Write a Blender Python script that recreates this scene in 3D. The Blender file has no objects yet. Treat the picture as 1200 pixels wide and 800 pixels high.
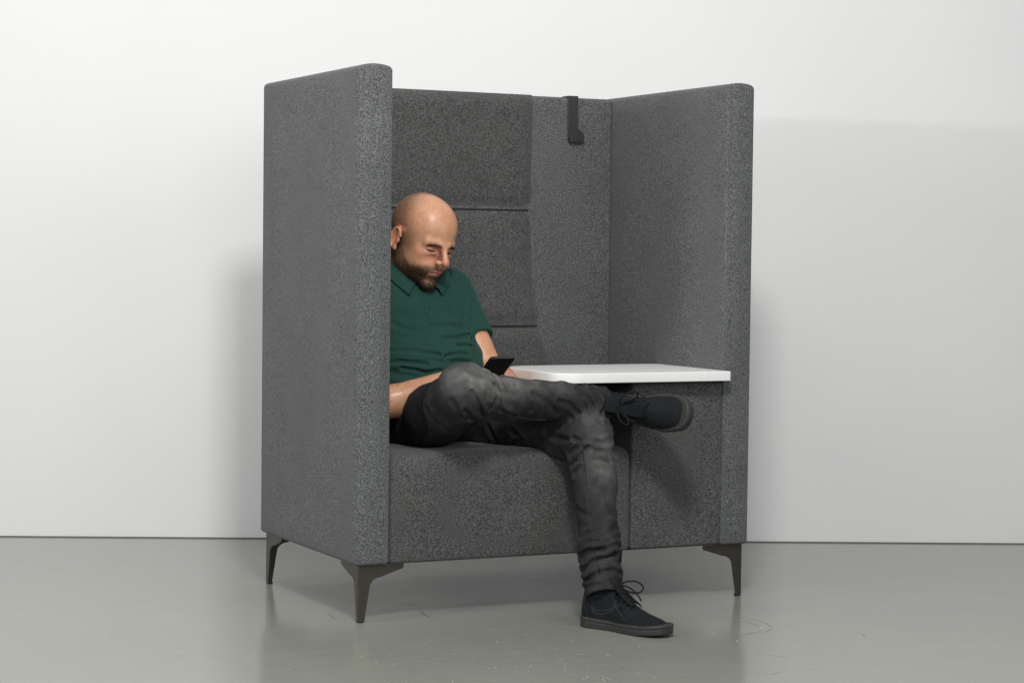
import bpy, bmesh, math, random
import numpy as np
from mathutils import Vector, Matrix
random.seed(7); RNG = np.random.RandomState(7)
scene = bpy.context.scene
COL = scene.collection
rad = math.radians

# ------------------------------------------------------------------ camera
cam_d = bpy.data.cameras.new('camera'); cam = bpy.data.objects.new('camera', cam_d); COL.objects.link(cam)
CAM = Vector((-1.9482, -4.8317, 0.9189))
_y, _p, _r = 0.4563, 0.0412, 0.0116
_f = Vector((math.sin(_y)*math.cos(_p), math.cos(_y)*math.cos(_p), -math.sin(_p)))
_ri = Vector((math.cos(_y), -math.sin(_y), 0)); _u = _ri.cross(_f)
_r2 = _ri*math.cos(_r) + _u*math.sin(_r); _u2 = -_ri*math.sin(_r) + _u*math.cos(_r)
cam.matrix_world = Matrix(((_r2.x, _u2.x, -_f.x, CAM.x), (_r2.y, _u2.y, -_f.y, CAM.y), (_r2.z, _u2.z, -_f.z, CAM.z), (0, 0, 0, 1)))
cam_d.sensor_fit = 'HORIZONTAL'; cam_d.sensor_width = 36; cam_d.lens = 36*2476.5/1200
cam_d.clip_start = .05; cam_d.clip_end = 200
scene.camera = cam

# ------------------------------------------------------------------ light
world = bpy.data.worlds.new('World'); scene.world = world; world.use_nodes = True
bg = world.node_tree.nodes['Background']; bg.inputs[0].default_value = (.93, .96, 1, 1); bg.inputs[1].default_value = .06
def area(name, loc, target, sx, sy, power, col=(1, 1, 1), spread=180):
    l = bpy.data.lights.new(name, 'AREA'); l.shape = 'RECTANGLE'; l.size = sx; l.size_y = sy; l.energy = power; l.color = col
    l.spread = rad(spread)
    o = bpy.data.objects.new(name, l); COL.objects.link(o); o.location = loc
    o.rotation_euler = (Vector(target) - Vector(loc)).to_track_quat('-Z', 'Y').to_euler()
    return o
area('key_softbox', (-.7, -2.6, 3.2), (.35, .3, .7), .45, .45, 74, (1, .97, .94))
area('right_softbox', (1.6, -4.3, 2.0), (.3, 0, .7), 2.8, 2.2, 44, (.95, .98, 1))
area('front_softbox', (-1.5, -5.6, 2.2), (.2, 0, .8), 2.2, 1.4, 44, (.95, .98, 1))
area('left_softbox', (-3.5, -.7, 1.9), (-.5, 1.4, .7), 1.4, 1.3, 20, (.94, .97, 1))
area('ceiling_softbox', (-.3, -1.3, 3.3), (.2, .1, .0), 2.8, 2.0, 32, (1, .97, .93))
area('side_strip', (-3.9, -.80, 1.53), (1.2, .5, 1.2), .6, .14, 40, (1, .98, .98))
area('wall_softbox', (-1.3, .6, 3.4), (-.2, 1.75, .6), 2.4, .6, 12, (1, .98, .98))
scene.view_settings.view_transform = 'Standard'; scene.view_settings.look = 'None'
scene.view_settings.exposure = 0; scene.view_settings.gamma = 1

# ------------------------------------------------------------------ material helpers
def new_mat(name):
    m = bpy.data.materials.new(name); m.use_nodes = True
    nt = m.node_tree; b = nt.nodes['Principled BSDF']
    return m, nt, b
def N(nt, t, **kw):
    n = nt.nodes.new(t)
    for k, v in kw.items():
        if k in n.inputs: n.inputs[k].default_value = v
        else: setattr(n, k, v)
    return n
def L(nt, a, b): nt.links.new(a, b)
def ramp(nt, fac, stops):
    r = nt.nodes.new('ShaderNodeValToRGB'); e = r.color_ramp.elements
    while len(e) < len(stops): e.new(.5)
    for i, (p, c) in enumerate(stops):
        e[i].position = p; e[i].color = (c[0], c[1], c[2], 1) if hasattr(c, '__len__') else (c, c, c, 1)
    L(nt, fac, r.inputs[0]); return r
def mixc(nt, fac, a, b, mode='MIX'):
    m = nt.nodes.new('ShaderNodeMix'); m.data_type = 'RGBA'; m.blend_type = mode
    for s, v in ((m.inputs[0], fac), (m.inputs[6], a), (m.inputs[7], b)):
        if hasattr(v, 'is_output'): L(nt, v, s)
        else: s.default_value = v if not hasattr(v, '__len__') else (v[0], v[1], v[2], 1)
    return m.outputs[2]
def coords(nt): return nt.nodes.new('ShaderNodeTexCoord').outputs['Object']
def bump(nt, b, height, strength, dist=.001):
    n = N(nt, 'ShaderNodeBump'); n.inputs['Strength'].default_value = strength; n.inputs['Distance'].default_value = dist
    L(nt, height, n.inputs['Height']); L(nt, n.outputs[0], b.inputs['Normal'])

def felt(name, dark, light):
    m, nt, b = new_mat(name); co = coords(nt)
    n1 = N(nt, 'ShaderNodeTexNoise', Scale=540.0, Detail=2.0, Roughness=.7); L(nt, co, n1.inputs['Vector'])
    n2 = N(nt, 'ShaderNodeTexNoise', Scale=310.0, Detail=1.0, Roughness=.5); L(nt, co, n2.inputs['Vector'])
    n3 = N(nt, 'ShaderNodeTexNoise', Scale=7.0, Detail=2.0); L(nt, co, n3.inputs['Vector'])
    ad = N(nt, 'ShaderNodeMath', operation='ADD'); L(nt, n1.outputs[0], ad.inputs[0]); L(nt, n2.outputs[0], ad.inputs[1])
    ml = N(nt, 'ShaderNodeMath', operation='MULTIPLY'); L(nt, ad.outputs[0], ml.inputs[0]); ml.inputs[1].default_value = .5
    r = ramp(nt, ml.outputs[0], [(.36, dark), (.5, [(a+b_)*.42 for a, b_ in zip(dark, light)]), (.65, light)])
    r2 = ramp(nt, n3.outputs[0], [(.3, .93), (.7, 1.07)])
    c = mixc(nt, 1.0, r.outputs[0], r2.outputs[0], 'MULTIPLY')
    L(nt, c, b.inputs['Base Color']); b.inputs['Roughness'].default_value = .95
    b.inputs['Specular IOR Level'].default_value = .15
    b.inputs['Sheen Weight'].default_value = .12; b.inputs['Sheen Roughness'].default_value = .6
    bump(nt, b, ml.outputs[0], .5, .0012)
    return m
M = {}
M['felt'] = felt('grey_felt', (.025, .026, .0275), (.222, .229, .238))
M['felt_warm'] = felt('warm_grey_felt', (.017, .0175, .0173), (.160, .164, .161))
def plain(name, col, rough=.5, spec=.5, metal=0, noise=0, nscale=200, bmp=0):
    m, nt, b = new_mat(name); b.inputs['Roughness'].default_value = rough
    b.inputs['Specular IOR Level'].default_value = spec; b.inputs['Metallic'].default_value = metal
    co = coords(nt); n = N(nt, 'ShaderNodeTexNoise', Scale=float(nscale), Detail=3.0); L(nt, co, n.inputs['Vector'])
    r = ramp(nt, n.outputs[0], [(.3, [c*(1-noise) for c in col]), (.7, [c*(1+noise) for c in col])])
    L(nt, r.outputs[0], b.inputs['Base Color'])
    if bmp: bump(nt, b, n.outputs[0], bmp, .0008)
    return m
M['bronze'] = plain('dark_bronze_metal', (.085, .075, .062), .35, .5, .7, .08, 60)
M['hook'] = plain('black_coated_steel', (.028, .031, .029), .45, .5, 0, .1, 60)
M['table'] = plain('white_laminate', (.90, .91, .90), .36, .5, 0, .015, 30)
M['edge_dark'] = plain('underside_black', (.02, .02, .02), .8)
M['phone'] = plain('black_glass', (.010, .010, .011), .25, .5)
M['sole'] = plain('charcoal_rubber', (.034, .034, .033), .6, .4, 0, .2, 90, .2)
M['canvas'] = plain('navy_black_canvas', (.0075, .0100, .0122), .85, .25, 0, .35, 600, .5)
M['toe'] = plain('dark_navy_suede', (.010, .015, .018), .85, .25, 0, .3, 500, .5)
M['lace'] = plain('black_lace', (.011, .012, .014), .9, .2, 0, .3, 700, .4)
M['stitchgrey'] = plain('grey_thread', (.15, .155, .16), .9, .2, 0, .3, 900)
M['hair'] = plain('brown_hair', (.070, .040, .024), .55, .4, 0, .45, 150)
M['brow'] = plain('brow_hair', (.085, .048, .028), .6, .4, 0, .3, 150)
M['lash'] = plain('dark_lash', (.030, .018, .014), .9, .05)
M['shoe_thread'] = plain('shoe_thread', (.055, .058, .062), .9, .2, 0, .3, 900)
M['button'] = plain('green_button', (.012, .045, .036), .35, .5)

# wall, floor
def wall_mat():
    m, nt, b = new_mat('white_painted_wall'); co = coords(nt)
    n = N(nt, 'ShaderNodeTexNoise', Scale=2.2, Detail=3.0); L(nt, co, n.inputs['Vector'])
    n2 = N(nt, 'ShaderNodeTexNoise', Scale=140.0, Detail=3.0); L(nt, co, n2.inputs['Vector'])
    r = ramp(nt, n.outputs[0], [(.3, (.875, .88, .885)), (.7, (.90, .90, .90))])
    L(nt, r.outputs[0], b.inputs['Base Color']); b.inputs['Roughness'].default_value = .7; b.inputs['Specular IOR Level'].default_value = .25
    bump(nt, b, n2.outputs[0], .08, .0006); return m
M['wall'] = wall_mat()
def floor_mat():
    m, nt, b = new_mat('grey_coated_concrete'); co = coords(nt)
    n = N(nt, 'ShaderNodeTexNoise', Scale=1.3, Detail=5.0, Roughness=.6); L(nt, co, n.inputs['Vector'])
    base = ramp(nt, n.outputs[0], [(.3, (.272, .283, .243)), (.7, (.298, .306, .268))])
    mp = N(nt, 'ShaderNodeMapping'); mp.inputs['Scale'].default_value = (2.5, 9, 1); mp.inputs['Rotation'].default_value = (0, 0, -.46); L(nt, co, mp.inputs['Vector'])
    n2 = N(nt, 'ShaderNodeTexNoise', Scale=3.0, Detail=6.0, Roughness=.7, Distortion=.4); L(nt, mp.outputs[0], n2.inputs['Vector'])
    st = ramp(nt, n2.outputs[0], [(.35, .975), (.62, 1.015)])
    c = mixc(nt, 1.0, base.outputs[0], st.outputs[0], 'MULTIPLY')
    # pale dust flecks and chips
    v = N(nt, 'ShaderNodeTexVoronoi', Scale=24.0); L(nt, co, v.inputs['Vector'])
    fl = ramp(nt, v.outputs['Distance'], [(.045, 1), (.09, 0)])
    n3 = N(nt, 'ShaderNodeTexNoise', Scale=2.0, Detail=2.0); L(nt, co, n3.inputs['Vector'])
    pres = ramp(nt, n3.outputs[0], [(.42, 0), (.6, .8)])
    mm = N(nt, 'ShaderNodeMath', operation='MULTIPLY'); L(nt, fl.outputs[0], mm.inputs[0]); L(nt, pres.outputs[0], mm.inputs[1])
    c = mixc(nt, mm.outputs[0], c, (.52, .50, .42))
    L(nt, c, b.inputs['Base Color'])
    rr = ramp(nt, n2.outputs[0], [(.3, .13), (.7, .17)]); L(nt, rr.outputs[0], b.inputs['Roughness'])
    b.inputs['Specular IOR Level'].default_value = .45
    bump(nt, b, n2.outputs[0], .02, .002); return m
M['floor'] = floor_mat()
M['scratch'] = plain('pale_floor_scuff', (.43, .43, .36), .5, .3, 0, .2, 80)
M['scratch_dark'] = plain('dark_floor_scuff', (.15, .15, .135), .5, .3, 0, .2, 80)

def skin_mat():
    m, nt, b = new_mat('skin'); co = coords(nt)
    a = N(nt, 'ShaderNodeAttribute'); a.attribute_name = 'mask'
    sp = N(nt, 'ShaderNodeSeparateColor'); L(nt, a.outputs['Color'], sp.inputs[0])
    n = N(nt, 'ShaderNodeTexNoise', Scale=45.0, Detail=4.0); L(nt, co, n.inputs['Vector'])
    base = ramp(nt, n.outputs[0], [(.3, (.61, .315, .185)), (.7, (.68, .38, .235))])
    n2 = N(nt, 'ShaderNodeTexNoise', Scale=420.0, Detail=2.0); L(nt, co, n2.inputs['Vector'])
    sr = ramp(nt, n2.outputs[0], [(.35, 1), (.65, .45)])
    mm = N(nt, 'ShaderNodeMath', operation='MULTIPLY'); L(nt, sp.outputs[0], mm.inputs[0]); L(nt, sr.outputs[0], mm.inputs[1])
    c = mixc(nt, sp.outputs[2], base.outputs[0], (.50, .16, .11))          # redder skin, plus shade painted on the eyelids
    c = mixc(nt, mm.outputs[0], c, (.085, .052, .036))                     # stubble
    c = mixc(nt, sp.outputs[1], c, (.44, .185, .140))                       # lips
    L(nt, c, b.inputs['Base Color'])
    n4 = N(nt, 'ShaderNodeTexNoise', Scale=130.0, Detail=5.0, Roughness=.7); L(nt, co, n4.inputs['Vector'])
    mo = ramp(nt, n4.outputs[0], [(.32, (.86, .80, .78)), (.66, (1.08, 1.06, 1.05))]); c = mixc(nt, .8, c, mo.outputs[0], 'MULTIPLY')
    for l_ in list(b.inputs['Base Color'].links): nt.links.remove(l_)
    L(nt, c, b.inputs['Base Color']); rr = ramp(nt, n4.outputs[0], [(.3, .28), (.7, .44)]); L(nt, rr.outputs[0], b.inputs['Roughness'])
    b.inputs['Subsurface Weight'].default_value = .12; b.inputs['Subsurface Radius'].default_value = (.012, .005, .003); b.inputs['Subsurface Scale'].default_value = .6
    b.inputs['Roughness'].default_value = .40; b.inputs['Specular IOR Level'].default_value = .5
    bump(nt, b, n2.outputs[0], .12, .0006); return m
M['skin'] = skin_mat()
def jersey():
    m, nt, b = new_mat('green_pique'); co = coords(nt)
    n = N(nt, 'ShaderNodeTexNoise', Scale=500.0, Detail=2.0); L(nt, co, n.inputs['Vector'])
    r = ramp(nt, n.outputs[0], [(.3, (.0125, .046, .037)), (.7, (.021, .070, .057))])
    L(nt, r.outputs[0], b.inputs['Base Color']); b.inputs['Roughness'].default_value = .9; b.inputs['Specular IOR Level'].default_value = .2
    b.inputs['Sheen Weight'].default_value = .12; b.inputs['Sheen Tint'].default_value = (.3, .7, .6, 1)
    bump(nt, b, n.outputs[0], .3, .0008); return m
M['shirt'] = jersey()
def denim():
    m, nt, b = new_mat('washed_black_denim'); co = coords(nt)
    a = N(nt, 'ShaderNodeAttribute'); a.attribute_name = 'mask'
    sp = N(nt, 'ShaderNodeSeparateColor'); L(nt, a.outputs['Color'], sp.inputs[0])
    n = N(nt, 'ShaderNodeTexNoise', Scale=600.0, Detail=2.0); L(nt, co, n.inputs['Vector'])
    n2 = N(nt, 'ShaderNodeTexNoise', Scale=22.0, Detail=5.0, Roughness=.65); L(nt, co, n2.inputs['Vector'])
    r = ramp(nt, n.outputs[0], [(.3, (.011, .011, .0125)), (.7, (.026, .026, .029))])
    r2 = ramp(nt, n2.outputs[0], [(.35, .82), (.65, 1.2)])
    c = mixc(nt, 1.0, r.outputs[0], r2.outputs[0], 'MULTIPLY')
    w = ramp(nt, n2.outputs[0], [(.36, .35), (.62, 1)])
    mm = N(nt, 'ShaderNodeMath', operation='MULTIPLY'); L(nt, sp.outputs[0], mm.inputs[0]); L(nt, w.outputs[0], mm.inputs[1])
    c = mixc(nt, mm.outputs[0], c, (.160, .160, .153))
    L(nt, c, b.inputs['Base Color']); b.inputs['Roughness'].default_value = .85; b.inputs['Specular IOR Level'].default_value = .25
    bump(nt, b, n.outputs[0], .35, .0008); return m
M['denim'] = denim()

# ------------------------------------------------------------------ mesh helpers
def link(name, me, mat, parent=None, smooth=True):
    o = bpy.data.objects.new(name, me); COL.objects.link(o)
    if mat is not None: me.materials.append(mat)
    if smooth:
        me.polygons.foreach_set('use_smooth', [True]*len(me.polygons))
    if parent is not None: o.parent = parent
    return o
def mesh(name, v, f, mat, parent=None, smooth=True):
    me = bpy.data.meshes.new(name); me.from_pydata([tuple(map(float, p)) for p in v], [], [tuple(map(int, q)) for q in f]); me.update()
    return link(name, me, mat, parent, smooth)
def from_np(name, V, Q, mat, parent=None, mask=None):
    me = bpy.data.meshes.new(name); k = Q.shape[1]
    me.vertices.add(len(V)); me.vertices.foreach_set('co', V.astype(np.float32).ravel())
    me.loops.add(len(Q)*k); me.loops.foreach_set('vertex_index', Q.astype(np.int32).ravel())
    me.polygons.add(len(Q)); me.polygons.foreach_set('loop_start', np.arange(0, len(Q)*k, k, dtype=np.int32))
    me.update(calc_edges=True); me.validate()
    if mask is not None:
        at = me.color_attributes.new('mask', 'FLOAT_COLOR', 'POINT')
        c = np.ones((len(V), 4), np.float32); c[:, :3] = mask; at.data.foreach_set('color', c.ravel())
    return link(name, me, mat, parent, True)
def tag(o, label=None, cat=None, group=None, kind=None):
    if label: o['label'] = label
    if cat: o['category'] = cat
    if group: o['group'] = group
    if kind: o['kind'] = kind
    return o
def roundrect(x0, x1, y0, y1, radii, inset=0.0, bulge=0.0, nseg=10, nc=7):
    """counter-clockwise outline; radii for corners (x0y0, x1y0, x1y1, x0y1)"""
    x0 += inset; x1 -= inset; y0 += inset; y1 -= inset
    rr = [max(r - inset, .0004) for r in radii]
    cs = [(x0+rr[0], y0+rr[0], 180), (x1-rr[1], y0+rr[1], 270), (x1-rr[2], y1-rr[2], 0), (x0+rr[3], y1-rr[3], 90)]
    pts = []
    for i, (cx, cy, a0) in enumerate(cs):
        for k in range(nc+1):
            a = rad(a0 + 90*k/nc); pts.append((cx+rr[i]*math.cos(a), cy+rr[i]*math.sin(a)))
        j = (i+1) % 4; a = rad(a0+90); p = pts[-1]
        q = (cs[j][0]+rr[j]*math.cos(rad(cs[j][2])), cs[j][1]+rr[j]*math.sin(rad(cs[j][2])))
        nx, ny = math.cos(a), math.sin(a)
        for k in range(1, nseg):
            t = k/nseg; bb = bulge*math.sin(math.pi*t)
            pts.append((p[0]+(q[0]-p[0])*t+nx*bb, p[1]+(q[1]-p[1])*t+ny*bb))
    return pts
def padded(name, box, radii, mat, parent, redge=.012, bulge=.003, zseg=24, dome=0.0, rbot=None, warp=None, nseg=12):
    """upholstered block: rounded outline swept up with rounded top and bottom edges and soft bulging faces"""
    x0, x1, y0, y1, z0, z1 = box; rb = redge if rbot is None else rbot
    rows = []
    ne = 6
    for k in range(ne): a = rad(90*k/ne); rows.append((z0+rb*(1-math.sin(a)) if False else z0+rb-rb*math.cos(a), rb*(1-math.sin(a))))
    for k in range(zseg+1): rows.append((z0+rb+(z1-redge-z0-rb)*k/zseg, 0))
    for k in range(1, ne+1): a = rad(90*k/ne); rows.append((z1-redge+redge*math.sin(a), redge*(1-math.cos(a))))
    V, F = [], []; n = None
    for z, ins in rows:
        t = (z-z0)/(z1-z0); pts = roundrect(x0, x1, y0, y1, radii, ins, bulge*max(0, math.sin(math.pi*t))**.5, nseg)
        n = len(pts); V += [(p[0], p[1], z) for p in pts]
    for r in range(len(rows)-1):
        for i in range(n): j = (i+1) % n; F.append((r*n+i, r*n+j, (r+1)*n+j, (r+1)*n+i))
    # caps: concentric rings shrinking to the centre line
    for base, zc, sgn in ((0, z0, -1), ((len(rows)-1)*n, z1, 1)):
        prev = list(range(base, base+n)); cx, cy = (x0+x1)/2, (y0+y1)/2
        for s in (.75, .5, .25):
            ring = []
            for i in range(n):
                p = V[base+i]; V.append((cx+(p[0]-cx)*s, cy+(p[1]-cy)*s, zc+(dome*(1-s*s) if sgn > 0 else 0))); ring.append(len(V)-1)
            for i in range(n):
                j = (i+1) % n; q = (prev[i], prev[j], ring[j], ring[i]); F.append(q if sgn > 0 else q[::-1])
            prev = ring
        V.append((cx, cy, zc+(dome if sgn > 0 else 0))); c = len(V)-1
        for i in range(n):
            j = (i+1) % n; F.append((prev[i], prev[j], c) if sgn > 0 else (prev[j], prev[i], c))
    if warp: V = [warp(*p) for p in V]
    return mesh(name, V, F, mat, parent)
def tube_geo(pts, r, n=6, V=None, F=None, closed=False, flat=None):
    V = [] if V is None else V; F = [] if F is None else F
    pts = [Vector(p) for p in pts]; m = len(pts); base = len(V); up = None
    for i, p in enumerate(pts):
        a = pts[i-1] if (i or closed) else p; b = pts[(i+1) % m] if (i < m-1 or closed) else p
        t = (b-a).normalized() if (b-a).length > 1e-9 else Vector((0, 0, 1))
        if up is None: up = t.orthogonal().normalized()
        up = (up - t*up.dot(t)); up = up.normalized() if up.length > 1e-6 else t.orthogonal().normalized()
        if flat is not None: up = (Vector(flat) - t*t.dot(Vector(flat))).normalized()
        s = t.cross(up); ri = r[i] if hasattr(r, '__len__') else r
        ru, rs = (ri*.35, ri) if flat is not None else (ri, ri)
        for k in range(n):
            an = 2*math.pi*k/n; V.append(tuple(p+up*(ru*math.sin(an))+s*(rs*math.cos(an))))
    for i in range(m if closed else m-1):
        for k in range(n):
            a, b = base+i*n, base+((i+1) % m)*n
            F.append((a+k, a+(k+1) % n, b+(k+1) % n, b+k))
    if not closed:
        F.append(tuple(base+k for k in range(n))[::-1]); F.append(tuple(base+(m-1)*n+k for k in range(n)))
    return V, F

# ------------------------------------------------------------------ setting
def quad_sheet(name, p, mat): return mesh(name, p, [(0, 1, 2, 3)], mat, None, False)
wd = Vector((.9113, -.4117, 0)).normalized()        # direction of the wall
W0 = Vector((.32, 1.565, 0)); wn = Vector((-wd.y, wd.x, 0))
a, b = W0 - wd*7, W0 + wd*7
fl = mesh('floor', [(-9, -9, 0), (10, -9, 0), (10, 7, 0), (-9, 7, 0)], [(0, 1, 2, 3)], M['floor'], None, False)
tag(fl, 'grey coated concrete floor', 'floor', kind='structure')
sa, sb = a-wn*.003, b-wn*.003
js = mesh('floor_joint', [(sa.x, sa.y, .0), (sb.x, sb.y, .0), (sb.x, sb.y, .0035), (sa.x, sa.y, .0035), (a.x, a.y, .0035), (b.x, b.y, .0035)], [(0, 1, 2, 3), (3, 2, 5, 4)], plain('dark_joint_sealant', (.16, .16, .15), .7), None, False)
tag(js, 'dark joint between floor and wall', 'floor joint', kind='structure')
V = []
for z in (-.05, 4.2):
    for p in (a, b, b+wn*.12, a+wn*.12): V.append((p.x, p.y, z))
wl = mesh('wall', V, [(0, 1, 5, 4), (1, 2, 6, 5), (2, 3, 7, 6), (3, 0, 4, 7), (4, 5, 6, 7), (3, 2, 1, 0)], M['wall'], None, False)
tag(wl, 'smooth white painted wall behind the seating pod', 'wall', kind='structure')

# ------------------------------------------------------------------ seating pod
W, D, H, LEG, T = 1.146, .711, 1.38, .1435, .090
pod = bpy.data.objects.new('high_back_seat', None); COL.objects.link(pod); pod.location = (0, 0, 0)
tag(pod, 'grey felt high-backed seating pod with tall side screens and bronze legs', 'seat pod')
CR = .030
def dome_side(xc):
    def w(x, y, z):
        if z > H-.05:
            k = (z-(H-.05))/.05; z += -.008*k*((x-xc)/.045)**2*(1 if abs(x-xc) < .05 else 1)+.004*k
        return x, y, z
    return w
def side_panel(x0, x1, radii, seam_x):
    p = padded('side_panel', (x0, x1, 0, D, LEG, H), radii, M['felt'], pod, redge=.010, bulge=.004, zseg=40, warp=dome_side((x0+x1)/2))
    V, F = [], []
    # welt seam up the front edge and over the top
    tube_geo([(seam_x, .006+0*z, z) for z in np.linspace(LEG+.004, H-.006, 30)], .0016, 6, V, F)
    mesh('seam', V, F, M['felt'], p)
    return p
side_panel(0, T, (CR, .010, .008, .012), T-.0045)
side_panel(W-T, W, (.008, .016, .012, .008), W-T+.004)
YB = D-.0776
padded('back_panel', (T+.001, W-T-.001, YB, D-.003, LEG, H-.004), (.008,)*4, M['felt'], pod, redge=.012, bulge=.003)
# quilted back cushion: three channels, thicker towards the lumbar
SX1 = .7785
def cushion():
    nx, zs = 26, []
    seams = [.402, .714, 1.046, H-.002]
    rows = []
    for s in range(3):
        za, zb = seams[s], seams[s+1]
        for k in range(15):
            t = k/14; rows.append((za+(zb-za)*(.0+t), t, s))
    def thick(z):
        t = max(0, min(1, (.95-z)/.55)); return .010 + .085*t**1.3
    xa, xb = T+.002, None
    V, F = [], []
    # right edge leans outwards (towards +x) below the middle seam
    for z, t, s in rows:
        e = (max(0, 1-(abs(t-.5)*2)**14))**.5
        edge = np.interp(z, [.40, .62, .716, .80, .93, 1.05, 1.38], [.865, .846, .814, .801, .789, .786, .791])
        for i in range(nx+1):
            u = i/nx; x = xa+(edge-xa)*u
            ex = .40+.60*(max(0, 1-(abs(u-.5)*2)**18))**.5
            y = YB + .004 - (thick(z)*ex*(.80+.20*e) + .007*e*ex)
            if e < .02: y += .008*ex
            V.append((x, y, z))
    m = nx+1
    for r in range(len(rows)-1):
        for i in range(nx): F.append((r*m+i, r*m+i+1, (r+1)*m+i+1, (r+1)*m+i))
    base = len(V); R_ = len(rows)
    for z, t, s in rows:
        edge = np.interp(z, [.40, .62, .716, .80, .93, 1.05, 1.38], [.865, .846, .814, .801, .789, .786, .791])
        V.append((xa, YB+.02, z)); V.append((edge, YB+.02, z))
    for r in range(R_-1):
        F.append((base+2*r, r*m, (r+1)*m, base+2*(r+1)))
        F.append((r*m+nx, base+2*r+1, base+2*(r+1)+1, (r+1)*m+nx))
    F.append(tuple([base] + [base+1] + [i for i in range(nx, -1, -1)]))
    F.append(tuple([base+2*(R_-1)+1, base+2*(R_-1)] + [(R_-1)*m+i for i in range(nx+1)]))
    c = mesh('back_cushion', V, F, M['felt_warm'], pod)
    for zs_ in seams[1:3]:
        V, F = [], []
        tube_geo([(x, YB-thick(zs_)*.80-.001+.010-.006, zs_) for x in np.linspace(T+.01, .778 if zs_ > .9 else .802, 20)], .0022, 6, V, F)
        mesh('stitched_groove', V, F, M['edge_dark'], c)
cushion()
def seat_warp(x, y, z):
    t = (z-LEG)/(.415-LEG)
    if t > .6:   # slight crown and the person's dent
        z += .004*math.sin(math.pi*min(1, max(0, (x-T)/(SX1-T))))
    return x, y, z
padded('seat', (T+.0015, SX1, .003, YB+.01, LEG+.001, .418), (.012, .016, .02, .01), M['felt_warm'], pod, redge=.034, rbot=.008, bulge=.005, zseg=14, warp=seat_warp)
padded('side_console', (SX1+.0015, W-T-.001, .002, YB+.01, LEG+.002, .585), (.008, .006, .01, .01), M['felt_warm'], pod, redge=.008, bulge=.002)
padded('base_frame', (.03, W-.03, .03, D-.03, LEG-.003, LEG+.012), (.01,)*4, M['edge_dark'], pod, redge=.003, bulge=0, zseg=1)
padded('table_top', (.538, W-T-.0005, -.042, .355, .5890, .6145), (.070, .006, .03, .12), M['table'], pod, redge=.0022, bulge=0, zseg=2)
# corner legs: two wings and a tapering angled blade
def corner_leg(cx, cy, sx, sy):
    """leg at corner (cx, cy); wings run along sx (x) and sy (y); angle section"""
    V, F = [], []
    prof = []   # silhouette of one wing in (u along wing, z)
    top = LEG-.001; t0 = .006
    outer = [(0, top), (0, 0.0), (.0145, 0.0), (.0145, .004)]
    pts = [(0.0, top), (0.0, .001), (.016, .001)]
    for k in range(9): t = k/8; pts.append((.016+.014*t, .001+.085*t))
    for k in range(1, 9):
        a = rad(90*k/8); pts.append((.030+.030*(1-math.cos(a)), .086+.026*math.sin(a)))
    pts += [(.118, top-.012), (.122, top-.009), (.122, top)]
    def wing(ux, uy, nx, ny, u0=0):
        b = len(V); n = len(pts)
        for off in (0, .005):
            for u, z in pts: V.append((cx+ux*max(u, u0)+nx*off, cy+uy*max(u, u0)+ny*off, z))
        F.append(tuple(range(b, b+n))); F.append(tuple(range(b+2*n-1, b+n-1, -1)))
        for i in range(n): j = (i+1) % n; F.append((b+i, b+n+i, b+n+j, b+j))
    wing(sx, 0, 0, sy); wing(0, sy, sx, 0, .0049)
    me = bpy.data.meshes.new('leg'); me.from_pydata(V, [], F); me.update()
    bm = bmesh.new(); bm.from_mesh(me); bmesh.ops.recalc_face_normals(bm, faces=bm.faces); bm.to_mesh(me); bm.free()
    o = link('leg', me, M['bronze'], pod, False)
    md = o.modifiers.new('bev', 'BEVEL'); md.width = .0012; md.segments = 2; md.limit_method = 'ANGLE'
    V2, F2 = [], []
    tube_geo([(cx+sx*.008, cy+sy*.008, 0.0005), (cx+sx*.008, cy+sy*.008, .006)], .0085, 12, V2, F2); mesh('glide', V2, F2, M['edge_dark'], o)
e = .014
corner_leg(e, e, 1, 1); corner_leg(W-e, e, -1, 1); corner_leg(e, D-e, 1, -1); corner_leg(W-e, D-e, -1, -1)

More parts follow.
